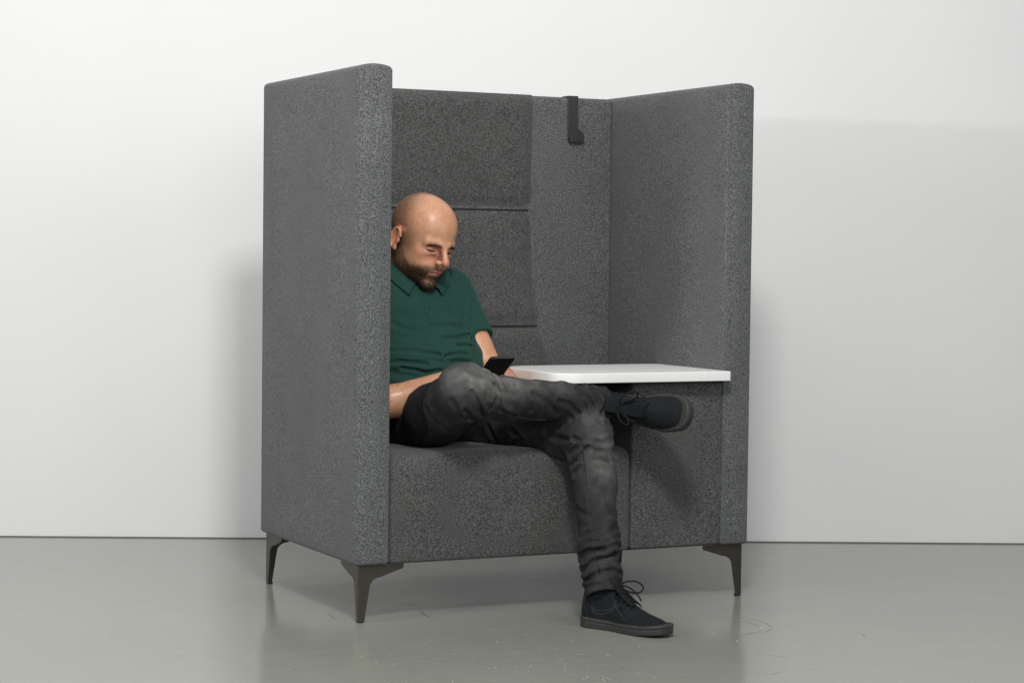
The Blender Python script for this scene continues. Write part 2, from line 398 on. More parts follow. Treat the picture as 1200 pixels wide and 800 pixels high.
# coat hook strapped over the back panel
def hook():
    x0, x1 = .904, .937; th = .0035
    yf = YB-.004
    prof = [(YB+.030, H-.010), (YB+.030, H-.0035), (yf, H-.0035), (yf, H-.008), (yf-.002, 1.255)]
    V, F = [], []
    for x in (x0, x1):
        for i, (y, z) in enumerate(prof): V.append((x, y, z))
        for i, (y, z) in enumerate(prof):
            yy = y - th if i >= 2 else (y + th if i < 2 else y); zz = z + (th if i in (1, 2) else 0)
            V.append((x, yy if i != 1 else y+th, zz))
    n = len(prof)
    me = bpy.data.meshes.new('coat_hook')
    for i in range(n-1):
        F.append((i, i+1, n+i+1, n+i)); F.append((2*n+i, 3*n+i, 3*n+i+1, 2*n+i+1))
        F.append((n+i, n+i+1, 3*n+i+1, 3*n+i)); F.append((i, 2*n+i, 2*n+i+1, i+1))
    F.append((0, n, 3*n, 2*n)); F.append((n-1, 3*n-1, 4*n-1, 2*n-1))
    # hooked foot reaching sideways and forward
    b = len(V)
    foot = [(x0+.002, 1.262), (x0+.004, 1.2445), (x1+.016, 1.2475), (x1+.0165, 1.268), (x1+.006, 1.2795), (x1+.0005, 1.283), (x0+.001, 1.284)]
    for off in (0, -.0075):
        for x, z in foot: V.append((x, yf-.004+off+(.004 if off == 0 else 0), z))
    m = len(foot)
    F.append(tuple(range(b, b+m))); F.append(tuple(range(b+2*m-1, b+m-1, -1)))
    for i in range(m): j = (i+1) % m; F.append((b+i, b+m+i, b+m+j, b+j))
    me.from_pydata(V, [], F); me.update()
    bm = bmesh.new(); bm.from_mesh(me); bmesh.ops.recalc_face_normals(bm, faces=bm.faces); bm.to_mesh(me); bm.free()
    o = link('coat_hook', me, M['hook'], None, False)
    md = o.modifiers.new('bev', 'BEVEL'); md.width = .001; md.segments = 2; md.limit_method = 'ANGLE'
    tag(o, 'flat black metal coat hook hung over the top edge of the back panel', 'coat hook')
hook()

#---SDF BEGIN
# ------------------------------------------------------------------ signed distance modelling of the body and clothes
f32 = np.float32
def _a(*v): return np.array(v, f32)
class SDF:
    def __init__(s): s.ops = []
    def add(s, fn, lo, hi, k=.01, op='u'): s.ops.append((op, fn, np.array(lo), np.array(hi), k)); return s
    def cone(s, a, b, ra, rb, k=.01, op='u'):
        a = np.array(a, float); b = np.array(b, float); ab = b-a; L2 = ab@ab; af, abf = a.astype(f32), ab.astype(f32)
        def fn(P):
            q = P-af; t = np.clip(q@abf/f32(L2), 0, 1)
            return np.sqrt(((q-t[:, None]*abf)**2).sum(1)) - (f32(ra)+f32(rb-ra)*t)
        m = max(ra, rb); return s.add(fn, np.minimum(a, b)-m, np.maximum(a, b)+m, k, op)
    def ell(s, c, r, ax=None, k=.01, op='u'):
        c = np.array(c, float); r = np.array(r, float); A = np.eye(3) if ax is None else np.array(ax)
        ext = np.sqrt(((A*r[:, None])**2).sum(0))
        cf, Af, rf = c.astype(f32), A.T.astype(f32), r.astype(f32)
        def fn(P):
            q = (P-cf)@Af; k0 = np.sqrt(((q/rf)**2).sum(1)); k1 = np.sqrt(((q/(rf*rf))**2).sum(1))+f32(1e-9)
            return k0*(k0-1)/k1
        return s.add(fn, c-ext, c+ext, k, op)
    def chain(s, pts, rs, k=.01, op='u'):
        for i in range(len(pts)-1): s.cone(pts[i], pts[i+1], rs[i], rs[i+1], k, op)
        return s
    def __call__(s, P):
        lo, hi = P.min(0), P.max(0)
        d = np.full(len(P), .3, f32)
        for op, fn, bl, bh, k in s.ops:
            if op == 'd': d = fn(P, d); continue
            gap = np.maximum(np.maximum(bl-hi, lo-bh), 0); gap = np.sqrt((gap**2).sum())
            if gap > k+.03:
                if op == 'u': d = np.minimum(d, f32(gap))
                continue
            e = fn(P)
            if op == 'u': h = np.maximum(k-np.abs(d-e), 0)/k; d = np.minimum(d, e)-h*h*f32(k*.25)
            elif op == 's': h = np.maximum(k-np.abs(d+e), 0)/k; d = np.maximum(d, -e)+h*h*f32(k*.25)
            elif op == 'i': d = np.maximum(d, e)
        return d
def polygonize(fn, lo, hi, h, B=8):
    lo = np.array(lo, float); n = np.ceil((np.array(hi)-lo)/h/B).astype(int); dims = n*B+1
    gi = np.stack(np.meshgrid(*[np.arange(k) for k in n], indexing='ij'), -1).reshape(-1, 3)
    cen = (lo+(gi+.5)*B*h)
    keep = []
    for i in range(0, len(gi), 512):
        for j in range(i, min(i+512, len(gi)), 64):
            c = cen[j:j+64]; keep.append(np.abs(fn(c.astype(f32))) < B*h*.87*1.25+.012)
    gi = gi[np.concatenate(keep)]
    G = np.full(dims, 1, f32); 
    l = np.arange(B+1); loc = np.stack(np.meshgrid(l, l, l, indexing='ij'), -1).reshape(-1, 3)
    # far inside must be negative: fill blocks by centre sign first
    for g in np.array_split(gi, max(1, len(gi)//24)):
        idx = (g[:, None, :]*B+loc[None]).reshape(-1, 3)
        G[idx[:, 0], idx[:, 1], idx[:, 2]] = fn((lo+idx*h).astype(f32))
    known = np.zeros(n, bool); known[gi[:, 0], gi[:, 1], gi[:, 2]] = True
    S = G < 0
    # unknown blocks: only cells inside known blocks are meshed
    K = np.repeat(np.repeat(np.repeat(known, B, 0), B, 1), B, 2)
    cnt = np.zeros(K.shape, np.int8)
    for dx in (0, 1):
        for dy in (0, 1):
            for dz in (0, 1): cnt += S[dx:dx+K.shape[0], dy:dy+K.shape[1], dz:dz+K.shape[2]]
    act = K & (cnt > 0) & (cnt < 8)
    ci = np.argwhere(act); idm = np.full(K.shape, -1, np.int32); idm[act] = np.arange(len(ci))
    acc = np.zeros((len(ci), 3)); num = np.zeros(len(ci))
    cs = [(x, y, z) for x in (0, 1) for y in (0, 1) for z in (0, 1)]
    val = {c: G[ci[:, 0]+c[0], ci[:, 1]+c[1], ci[:, 2]+c[2]] for c in cs}
    for c in cs:
        for ax in range(3):
            if c[ax]: continue
            e = list(c); e[ax] = 1; e = tuple(e); va, vb = val[c], val[e]; m = (va < 0) != (vb < 0)
            t = np.where(m, va/np.where(m, va-vb, 1), 0); p = np.array(c, float)[None].repeat(len(ci), 0); p[:, ax] += t
            acc[m] += p[m]; num[m] += 1
    V = lo+(ci+acc/num[:, None])*h
    Q = []
    for ax in range(3):
        b, c = (ax+1) % 3, (ax+2) % 3
        sa = [slice(None)]*3; sb = [slice(None)]*3; sa[ax] = slice(0, -1); sb[ax] = slice(1, None)
        A, Bq = S[tuple(sa)], S[tuple(sb)]
        e = np.argwhere(A != Bq); e = e[(e[:, b] > 0) & (e[:, c] > 0) & (e[:, b] < K.shape[b]) & (e[:, c] < K.shape[c])]
        s0 = A[e[:, 0], e[:, 1], e[:, 2]]
        def cell(db, dc):
            q = e.copy(); q[:, b] -= db; q[:, c] -= dc; return idm[q[:, 0], q[:, 1], q[:, 2]]
        q = np.stack([cell(1, 1), cell(0, 1), cell(0, 0), cell(1, 0)], 1)
        ok = (q >= 0).all(1); q = q[ok]; s0 = s0[ok]
        q[~s0] = q[~s0][:, ::-1]; Q.append(q)
    return V, np.concatenate(Q)
def snoise(P, f, seed, n=7):
    r = np.random.RandomState(seed); o = np.zeros(len(P), f32)
    for i in range(n):
        d = r.normal(size=3); d /= np.linalg.norm(d); fr = f*(.6+.9*r.rand())
        o += np.sin((P@d.astype(f32))*f32(fr*6.283)+f32(r.rand()*6.28))
    return o/f32(n**.5)
def polydist(P, pts):
    d = None
    for a, b in zip(pts[:-1], pts[1:]):
        a = np.array(a, f32); ab = np.array(b, f32)-a; q = P-a; t = np.clip(q@ab/(ab@ab), 0, 1)
        e = ((q-t[:, None]*ab)**2).sum(1); d = e if d is None else np.minimum(d, e)
    return np.sqrt(d)
def crease(P, d, pts, w, am):
    w = w*1.2; am = am*1.05; r = polydist(P, pts)+.0008*snoise(P, 25, 77); return d+f32(am)*(np.exp(-(r/f32(w))**2)-f32(.55)*np.exp(-((r-f32(2.0*w))/f32(1.3*w))**2))
def sstep(a, b, x): t = np.clip((x-a)/(b-a), 0, 1); return t*t*(3-2*t)

# skeleton (metres, world)
hipL, hipR = np.array((.445, .33, .475)), np.array((.278, .32, .448))
kneR, ankR = np.array((.256, -.080, .574)), np.array((.672, -.030, .533))
kneL, ankL = np.array((.607, -.070, .452)), np.array((.552, -.262, .115))
shL, shR = np.array((.463, .455, .812)), np.array((.155, .43, .815))
elL, wrL = np.array((.505, .300, .600)), np.array((.500, .130, .560))
elR, wrR = np.array((.110, .24, .508)), np.array((.345, .13, .600))
# head frame
HC = np.array((.3325, .38, .9505)); HK = .982
_ya, _pi, _ro = .2974, .3309, -.1041
hf = np.array((math.sin(_ya)*math.cos(_pi), -math.cos(_ya)*math.cos(_pi), -math.sin(_pi)))
_s = np.array((math.cos(_ya), math.sin(_ya), 0.)); _uu = np.cross(_s, hf); _uu *= -1 if _uu[2] < 0 else 1
hs = _s*math.cos(_ro)+_uu*math.sin(_ro); hu = -_s*math.sin(_ro)+_uu*math.cos(_ro)
HA = np.array((hs, hf, hu))
def hw(s, f, u): return HC + HK*(hs*s+hf*f+hu*u)
def hl(P): return ((P-HC)@HA.T)/HK

def build_body():
    S = SDF()
    # torso, kept inside the clothes
    S.ell((.355, .345, .50), (.145, .11, .085), k=.04)
    S.ell((.348, .375, .61), (.148, .105, .11), k=.05)
    S.ell((.335, .43, .73), (.150, .100, .12), k=.05)
    S.cone(shR+[.03, 0, .0], shL-[.03, 0, 0], .055, .055, .05)
    # neck
    S.cone((.326, .452, .84), hw(0, -.025, -.045), .060, .054, .025)
    # arms
    for sh, el, wr in ((shL, elL, wrL), (shR, elR, wrR)):
        S.cone(sh, el, .048, .038, .02); m = el*.7+wr*.3
        S.cone(el, m, .038, .041, .012); S.cone(m, wr, .041, .027, .012)
    # legs, inside the jeans
    for hp, kn, an in ((hipL, kneL, ankL), (hipR, kneR, ankR)):
        S.cone(hp, kn, .070, .048, .03); m = kn*.7+an*.3; S.cone(kn, m, .040, .036, .02); S.cone(m, an, .036, .028, .02)
    # hands
    def hand(wr, fw, nrm, side, curl, spread=.0, scale=1.0):
        fw = fw/np.linalg.norm(fw); nrm = nrm-fw*(nrm@fw); nrm = nrm/np.linalg.norm(nrm); lat = np.cross(fw, nrm)*side   # lat: towards the thumb
        S.cone(wr, wr+fw*.03, .027, .028, .012)
        S.ell(wr+fw*.055, (.046, .040, .016), np.array((fw, lat, nrm)), .012)
        for i, (off, ln) in enumerate(((.030, .072), (.010, .080), (-.010, .075), (-.029, .060))):
            p = wr+fw*(.092-.006*abs(i-1))+lat*off; r = .0088-.0004*i; a = .25+curl*.35; q = p.copy(); pr = [p-fw*.02]; rs = [r+.001]
            for j, seg in enumerate((.45, .31, .24)):
                d = fw*math.cos(a)-nrm*math.sin(a)+lat*spread*(1.2-i)*.1; q = q+d*ln*seg; pr.append(q.copy()); rs.append(r-.0012*(j+1)+.0006); a += curl
            S.chain(pr, rs, .005)
        p = wr+fw*.02+lat*.022; d1 = fw*.6+lat*.65-nrm*.35; d2 = fw*.85+lat*.15-nrm*.45
        S.chain([p, p+d1*.038, p+d1*.038+d2*.030, p+d1*.038+d2*.055], [.014, .0115, .0098, .008], .008)
    hand(wrL, PH_C+np.array([.030, .01, -.045])-wrL, np.array([.75, -.6, -.15]), 1, .75)
    hand(wrR, PH_C+np.array([-.045, .02, -.045])-wrR, np.array([-.45, -.75, -.3]), -1, .6)
    # head
    E = lambda c, r, k, op='u': S.ell(hw(*c), np.array(r)*HK, HA, k, op)
    K = lambda a, b, ra, rb, k, op='u': S.cone(hw(*a), hw(*b), ra*HK, rb*HK, k, op)
    E((0, -.012, .045), (.0755, .098, .086), .02)
    E((0, .030, .048), (.064, .062, .066), .03)
    E((0, .026, -.018), (.058, .059, .070), .03)
    E((0, .036, -.062), (.050, .050, .042), .025)
    for sg in (-1, 1):
        E((sg*.0455, .006, -.050), (.015, .024, .025), .025)               # jaw corner
        E((sg*.041, .063, -.014), (.016, .017, .015), .020)               # cheekbone
        E((sg*.030, .074, -.046), (.016, .016, .016), .018)
    E((0, .079, -.094), (.021, .015, .014), .018)
    for sg in (-1, 1): E((sg*.040, .050, -.038), (.018, .022, .024), .020)
    K((-.043, .0762, .0190), (-.012, .0950, .0182), .0080, .0085, .018); K((.043, .0762, .0190), (.012, .0950, .0182), .0080, .0085, .018)
    for sg in (-1, 1):
        E((sg*.032, .100, .0045), (.021, .0165, .0125), .014, 's')
        E((sg*.0315, .0745, .0035), (.0140, .0118, .0105), .0045)
        K((sg*.019, .0905, .0115), (sg*.044, .0795, .0095), .0014, .0014, .003, 's')
        K((sg*.021, .089, -.006), (sg*.042, .079, -.009), .0028, .0028, .010)
    K((0, .090, .022), (0, .119, -.018), .0072, .0088, .009)
    E((0, .1205, -.0225), (.0105, .0100, .0095), .007)
    for sg in (-1, 1):
        E((sg*.0125, .1055, -.0265), (.0075, .0095, .0075), .005)
        E((sg*.0065, .1120, -.0345), (.0036, .0050, .0035), .003, 's')
    E((0, .076, -.050), (.028, .017, .021), .016)                        # muzzle
    K((-.021, .0790, -.0575), (0, .0930, -.0555), .0030, .0042, .004); K((.021, .0790, -.0575), (0, .0930, -.0555), .0030, .0042, .004)
    K((-.017, .0795, -.0645), (0, .0905, -.0665), .0036, .0048, .004); K((.017, .0795, -.0645), (0, .0905, -.0665), .0036, .0048, .004)
    K((-.023, .0855, -.0610), (0, .0990, -.0606), .0016, .0030, .002, 's'); K((.023, .0855, -.0610), (0, .0990, -.0606), .0016, .0030, .002, 's')
    K((-.014, .0945, -.0755), (.014, .0945, -.0755), .004, .004, .010, 's')
    # ears
    for sg in (-1, 1):
        ax = np.array((hs*math.cos(.35)+sg*hf*-math.sin(.35)*1, hf*math.cos(.35)+sg*hs*math.sin(.35), hu))
        ex, ef = ax[0], ax[1]; c = hw(sg*.0795, -.012, -.002)
        ef = ef*math.cos(.15)-hu*0+hu*-math.sin(.15)*-1*0
        S.ell(c, np.array((.0065, .0165, .030)), np.array((ax[0], ax[1], hu)), .006)
        S.ell(c+sg*hs*.006+hf*.002, np.array((.0055, .0095, .0190)), np.array((ax[0], ax[1], hu)), .004, 's')
        pts = [c+hf*(.002+.0165*math.cos(t))*-1*-1*1+hu*(.028*math.sin(t))+sg*hs*(.0045+.002*math.cos(t)*-1) for t in np.linspace(rad(20), rad(250), 9)]
        S.chain(pts, [.0036]*9, .003)
        S.ell(c+hf*.008-hu*.026+sg*hs*.002, (.0055, .0065, .0075), None, .005)
        S.ell(c+hf*.014-hu*.003+sg*hs*.002, (.004, .0045, .006), None, .004)
    return S
# phone geometry (needed by the hands)
PH_TR = np.array((.4731, .08, .6534)); PH_W = np.array((-.0700, .000, .0)); PH_D = np.array((-.045, .085, -.115))
PH_D = PH_D/np.linalg.norm(PH_D)*.150
PH_C = PH_TR+PH_W*.5+PH_D*.5

def shirt_sdf():
    S = SDF()
    S.ell((.355, .345, .545), (.168, .130, .080), k=.03)
    S.ell((.350, .370, .62), (.170, .128, .11), k=.05)
    S.ell((.335, .430, .735), (.172, .116, .125), k=.05)
    S.cone(shR+[.02, .0, .0], shL-[.02, 0, 0], .062, .062, .045)
    S.cone((.322, .455, .83), (.330, .432, .875), .072, .066, .035)
    hL = elL+(shL-elL)*.40; hR = elR+(shR-elR)*.30
    uL = (elL-shL)/np.linalg.norm(elL-shL); uR = (elR-shR)/np.linalg.norm(elR-shR)
    def cone_d(P, a, b, ra, rb):
        a = a.astype(f32); ab = (b-a).astype(f32); q = P-a; t = np.clip(q@ab/(ab@ab), 0, 1)
        return np.sqrt(((q-t[:, None]*ab)**2).sum(1))-(f32(ra)+f32(rb-ra)*t)
    def cuts(P, d):
        for h_, u, sh in ((hL, uL, shL), (hR, uR, shR)):
            if np.linalg.norm(P.mean(0)-(h_+sh)/2) > .35: continue
            e = cone_d(P, sh, h_+u*.03, .060, .0530); q = P-h_.astype(f32); t = q@u.astype(f32); rr = np.sqrt(np.maximum((q**2).sum(1)-t*t, 0))
            e = e-np.exp(-((t+.008)/.007)**2)*f32(.0016)+np.exp(-((t+.019)/.0022)**2)*f32(.0012)+f32(.0022)*snoise(P*_a(1, 1, .5), 10, 31)*sstep(.0, -.05, t)
            e = np.maximum(e, t); e = np.where(t > -.02, np.maximum(e, np.minimum(f32(.0450)-rr, .01)), e)
            k = .022; h = np.maximum(k-np.abs(d-e), 0)/k; d = np.minimum(d, e)-h*h*f32(k*.25)
        d = np.maximum(d, f32(.496)+.25*(P[:, 1]-.33)*0-P[:, 2])               # hem
        # neck opening
        q = P-_a(.330, .425, .885); ne = .058-np.sqrt((q[:, 0])**2+(q[:, 1]+.25*q[:, 2])**2)
        d = np.where(P[:, 2] > .855, np.maximum(d, ne), d)
        nk = P[:, 2]+.55*(P[:, 1]-.43)*1.0-f32(.892); d = np.maximum(d, np.where(np.abs(P[:, 0]-.33) < .085, nk, -1))
        return d
    def folds(P, d):
        x, y, z = P[:, 0], P[:, 1], P[:, 2]
        w = snoise(P*_a(1, 1, .5), 5, 3)
        belly = sstep(.70, .63, z)*sstep(.48, .54, z)
        f = np.sin(z*f32(6.283/.036)+1.6*w+5*(x-.3)); d = d-f32(.0026)*belly*f*(.6+.4*w)
        up_ = sstep(.62, .74, z); w2 = snoise(P*_a(1, .6, .45), 9, 11)
        d = d-f32(.0022)*up_*w2
        rg = 1-np.abs(snoise(P*_a(.55, .8, 1.25), 8.5, 41))*1.3; d = d-f32(.0022)*np.clip(rg, -.6, 1)*(.35+.65*sstep(.80, .66, z))
        for pts, wd_, am in SHIRT_FOLDS: d = crease(P, d, pts, wd_, am)
        return d
    S.ops.append(('d', folds, 0, 0, 0)); S.ops.append(('d', cuts, 0, 0, 0))
    return S
SHIRT_FOLDS = [([(0.212, 0.308, 0.661), (0.224, 0.295, 0.661), (0.238, 0.285, 0.662), (0.253, 0.276, 0.661), (0.268, 0.268, 0.66), (0.283, 0.261, 0.658), (0.298, 0.254, 0.656), (0.315, 0.25, 0.654), (0.333, 0.248, 0.651)], 0.0045, 0.007), ([(0.207, 0.297, 0.63), (0.22, 0.285, 0.631), (0.235, 0.276, 0.632), (0.249, 0.267, 0.632), (0.264, 0.259, 0.631), (0.279, 0.251, 0.629), (0.295, 0.245, 0.627)], 0.0045, 0.007), ([(0.392, 0.264, 0.675), (0.406, 0.268, 0.674), (0.421, 0.274, 0.674), (0.433, 0.278, 0.673), (0.445, 0.282, 0.671)], 0.004, 0.007), ([(0.233, 0.271, 0.618), (0.247, 0.262, 0.616), (0.262, 0.253, 0.614), (0.279, 0.246, 0.61), (0.298, 0.24, 0.607), (0.313, 0.236, 0.609), (0.329, 0.234, 0.612)], 0.004, 0.005), ([(0.485, 0.365, 0.785), (0.476, 0.348, 0.763), (0.469, 0.335, 0.74), (0.464, 0.326, 0.726), (0.459, 0.318, 0.711), (0.456, 0.313, 0.695), (0.444, 0.289, 0.68)], 0.005, 0.008), ([(0.344, 0.361, 0.843), (0.35, 0.356, 0.829), (0.355, 0.346, 0.816), (0.361, 0.338, 0.804), (0.368, 0.331, 0.793)], 0.006, 0.003), ([(0.312, 0.339, 0.811), (0.313, 0.333, 0.801), (0.314, 0.327, 0.791), (0.317, 0.322, 0.78), (0.32, 0.318, 0.768), (0.322, 0.314, 0.756), (0.325, 0.31, 0.744)], 0.0024, 0.0035), ([(0.231, 0.314, 0.69), (0.246, 0.297, 0.687), (0.263, 0.285, 0.684), (0.283, 0.276, 0.685), (0.305, 0.27, 0.687)], 0.007, -0.002), ([(0.355, 0.272, 0.691), (0.375, 0.275, 0.692), (0.397, 0.281, 0.692), (0.421, 0.293, 0.695), (0.447, 0.309, 0.698)], 0.006, 0.003), ([(0.329, 0.298, 0.722), (0.354, 0.299, 0.724), (0.381, 0.302, 0.726), (0.414, 0.312, 0.721), (0.447, 0.32, 0.716)], 0.007, 0.003), ([(0.449, 0.312, 0.702), (0.423, 0.298, 0.698), (0.398, 0.283, 0.694), (0.376, 0.277, 0.694), (0.356, 0.274, 0.693)], 0.004, 0.004), ([(0.418, 0.256, 0.652), (0.399, 0.251, 0.654), (0.382, 0.248, 0.655), (0.363, 0.246, 0.651), (0.344, 0.246, 0.647)], 0.004, 0.006), ([(0.362, 0.241, 0.633), (0.377, 0.242, 0.633), (0.394, 0.245, 0.633), (0.407, 0.247, 0.63), (0.421, 0.25, 0.627)], 0.004, 0.004), ([(0.505, 0.391, 0.802), (0.488, 0.366, 0.785), (0.478, 0.354, 0.773), (0.469, 0.345, 0.761)], 0.005, 0.003), ([(0.237, 0.329, 0.73), (0.249, 0.321, 0.723), (0.261, 0.311, 0.717), (0.278, 0.302, 0.716), (0.296, 0.295, 0.715)], 0.006, 0.003), ([(0.431, 0.388, 0.843), (0.418, 0.365, 0.82), (0.406, 0.343, 0.797), (0.406, 0.33, 0.773), (0.407, 0.321, 0.748)], 0.007, 0.003)]
def jeans_sdf():
    S = SDF()
    S.ell((.358, .335, .492), (.170, .140, .088), k=.03)
    S.ell((.358, .37, .56), (.158, .12, .055), k=.03)
    # right leg crossed over
    mR = hipR*.5+kneR*.5
    S.cone(hipR, mR+[0, 0, -.006], .078, .076, .03); S.cone(mR+[0, 0, -.006], kneR, .076, .066, .03)
    S.ell(kneR+[-.002, -.002, .004], (.066, .064, .064), k=.035)
    c1 = kneR*.68+ankR*.32+np.array([0, .008, -.006]); c2 = kneR*.30+ankR*.70
    S.cone(kneR, c1, .058, .053, .02); S.cone(c1, c2, .053, .046, .02); S.cone(c2, ankR, .046, .044, .02)
    # left leg
    mL = hipL*.5+kneL*.5
    S.cone(hipL, mL, .088, .080, .03); S.cone(mL, kneL, .078, .060, .03)
    S.ell(kneL+[.0, -.004, .004], (.060, .060, .058), k=.02)
    d1 = kneL*.66+ankL*.34+np.array([.012, .010, 0]); d2 = kneL*.25+ankL*.75
    S.cone(kneL, d1, .056, .054, .02); S.cone(d1, d2, .054, .048, .02); S.cone(d2, ankL+(ankL-kneL)*.15, .048, .0435, .02)
    def folds(P, d):
        for kn, an, sd, ln in ((kneL, ankL, 5, 0), (kneR, ankR, 9, 1)):
            ax = (an-kn); l = np.linalg.norm(ax); ax = ax/l; q = P-kn.astype(f32); t = q@ax.astype(f32)
            r = np.sqrt(np.maximum((q**2).sum(1)-t*t, 0)); near = sstep(.11, .08, r)
            w = snoise(P, 7, sd); w2 = snoise(P, 16, sd+1)
            hemz = sstep(l-.17, l-.06, t)*near*sstep(l+.035, l+.015, t)
            f = 1-2*np.abs(((t/f32(.030)+.85*w+.25*w2) % 1.0)-.5)*2; d = d-f32(.0038)*hemz*f
            kn_ = np.exp(-((t-.06)/.055)**2)*near; g = 1-4*np.abs(((t/f32(.040)+.9*w) % 1.0)-.5); d = d-f32(.0034)*kn_*g
            mid = sstep(.08, .14, t)*sstep(l-.05, l-.12, t)*near; d = d-f32(.0024)*mid*snoise(P*_a(1, 1, .55) if ln == 0 else P*_a(.5, 1, 1), 12, sd+2)
        th = sstep(.02, .08, P[:, 1]); w = snoise(P, 8, 21); d = d-f32(.0030)*th*w
        rg = 1-np.abs(snoise(P*_a(1, 1, .8), 9, 51))*1.4; rg2 = 1-np.abs(snoise(P, 19, 52))*1.4; d = d-f32(.0017)*np.clip(rg, -.4, 1)-f32(.0007)*np.clip(rg2, -.4, 1)
        for pts, wd_, am in JEAN_FOLDS: d = crease(P, d, pts, wd_, am)
        return d
    S.ops.append(('d', folds, 0, 0, 0))
    def cuts(P, d):
        for an, kn, rr_, ex in ((ankL, kneL, .036, .040), (ankR, kneR, .039, .004)):
            u = (an-kn)/np.linalg.norm(an-kn); q = P-(an+u*ex).astype(f32); t = q@u.astype(f32); r = np.sqrt(np.maximum((q**2).sum(1)-t*t, 0))
            near = r < .12
            d = np.where(near & (t > -.04), np.maximum(d, t), d)
            d = np.where(near & (t > -.012), np.maximum(d, np.minimum(f32(rr_)-r, .01)), d)
        # the seat carries the thighs: flatten against the cushion
        inside = (P[:, 1] > .0) & (P[:, 0] < .80)
        d = np.where(inside, np.maximum(d, f32(.4195)-P[:, 2]), d)
        return d
    S.ops.append(('d', cuts, 0, 0, 0))
    return S
JEAN_FOLDS = [([(0.229, -0.14, 0.537), (0.24, -0.136, 0.527), (0.253, -0.128, 0.516), (0.268, -0.117, 0.509)], 0.005, 0.008), ([(0.24, -0.155, 0.582), (0.248, -0.154, 0.568), (0.258, -0.151, 0.554), (0.27, -0.141, 0.537), (0.287, -0.119, 0.519)], 0.0045, 0.008), ([(0.199, -0.129, 0.558), (0.21, -0.131, 0.541), (0.223, -0.127, 0.523), (0.242, -0.12, 0.512)], 0.006, 0.006), ([(0.287, -0.143, 0.548), (0.318, -0.127, 0.538), (0.349, -0.108, 0.528), (0.367, -0.103, 0.522), (0.385, -0.098, 0.515)], 0.004, 0.004), ([(0.551, -0.098, 0.385), (0.552, -0.122, 0.401), (0.564, -0.131, 0.417), (0.577, -0.135, 0.434)], 0.006, 0.008), ([(0.545, -0.123, 0.368), (0.553, -0.136, 0.387)], 0.005, 0.006), ([(0.584, -0.155, 0.401), (0.596, -0.158, 0.403), (0.611, -0.154, 0.404), (0.631, -0.15, 0.394)], 0.005, 0.005), ([(0.511, -0.217, 0.173), (0.514, -0.24, 0.182), (0.523, -0.252, 0.189), (0.534, -0.263, 0.19), (0.545, -0.273, 0.191), (0.57, -0.276, 0.18)], 0.0055, 0.009), ([(0.511, -0.239, 0.144), (0.514, -0.263, 0.156), (0.525, -0.271, 0.166), (0.54, -0.277, 0.172), (0.556, -0.279, 0.176), (0.58, -0.273, 0.182)], 0.005, 0.008), ([(0.509, -0.258, 0.117), (0.513, -0.278, 0.128), (0.523, -0.288, 0.137), (0.539, -0.299, 0.142), (0.561, -0.298, 0.145), (0.573, -0.298, 0.14), (0.59, -0.288, 0.133)], 0.005, 0.007), ([(0.624, -0.043, 0.583), (0.621, -0.067, 0.574), (0.628, -0.073, 0.563), (0.634, -0.077, 0.55), (0.639, -0.081, 0.537)], 0.005, 0.006), ([(0.571, -0.078, 0.579), (0.589, -0.078, 0.565), (0.606, -0.078, 0.55), (0.614, -0.08, 0.535), (0.614, -0.095, 0.521)], 0.005, 0.006), ([(0.509, -0.099, 0.549), (0.525, -0.099, 0.545), (0.542, -0.097, 0.54), (0.558, -0.093, 0.528), (0.575, -0.09, 0.517)], 0.005, 0.005), ([(0.434, -0.104, 0.568), (0.452, -0.103, 0.559), (0.471, -0.102, 0.55), (0.487, -0.1, 0.535), (0.507, -0.09, 0.518)], 0.006, 0.005), ([(0.191, 0.006, 0.527), (0.199, -0.007, 0.512), (0.212, -0.01, 0.496), (0.228, -0.021, 0.486), (0.256, -0.006, 0.473)], 0.007, 0.005), ([(0.315, -0.128, 0.593), (0.326, -0.13, 0.585), (0.342, -0.121, 0.576), (0.35, -0.122, 0.561), (0.361, -0.116, 0.545)], 0.006, 0.005), ([(0.461, 0.071, 0.461), (0.469, 0.061, 0.451), (0.477, 0.053, 0.44), (0.467, 0.082, 0.424)], 0.005, 0.006), ([(0.536, -0.152, 0.283), (0.532, -0.178, 0.276), (0.535, -0.195, 0.273), (0.54, -0.208, 0.27)], 0.006, 0.005), ([(0.608, -0.23, 0.244), (0.583, -0.256, 0.236), (0.565, -0.261, 0.229), (0.549, -0.265, 0.222)], 0.006, 0.005), ([(0.518, -0.205, 0.215), (0.522, -0.221, 0.224), (0.529, -0.23, 0.231), (0.536, -0.248, 0.229), (0.547, -0.26, 0.225)], 0.005, 0.005), ([(0.385, -0.105, 0.591), (0.4, -0.107, 0.58), (0.415, -0.107, 0.569), (0.419, -0.111, 0.55), (0.428, -0.101, 0.53)], 0.006, 0.004), ([(0.429, 0.147, 0.467), (0.434, 0.137, 0.451), (0.441, 0.13, 0.435)], 0.006, 0.005), ([(0.515, -0.017, 0.467), (0.521, -0.031, 0.46), (0.526, -0.044, 0.454), (0.534, -0.065, 0.451), (0.541, -0.087, 0.448)], 0.006, 0.005), ([(0.206, 0.041, 0.481), (0.207, 0.069, 0.463), (0.209, 0.101, 0.444), (0.223, 0.119, 0.428)], 0.006, 0.004), ([(0.549, -0.105, 0.458), (0.554, -0.113, 0.45), (0.559, -0.123, 0.442), (0.554, -0.105, 0.427), (0.548, -0.089, 0.413)], 0.005, 0.005)]
#---SDF END

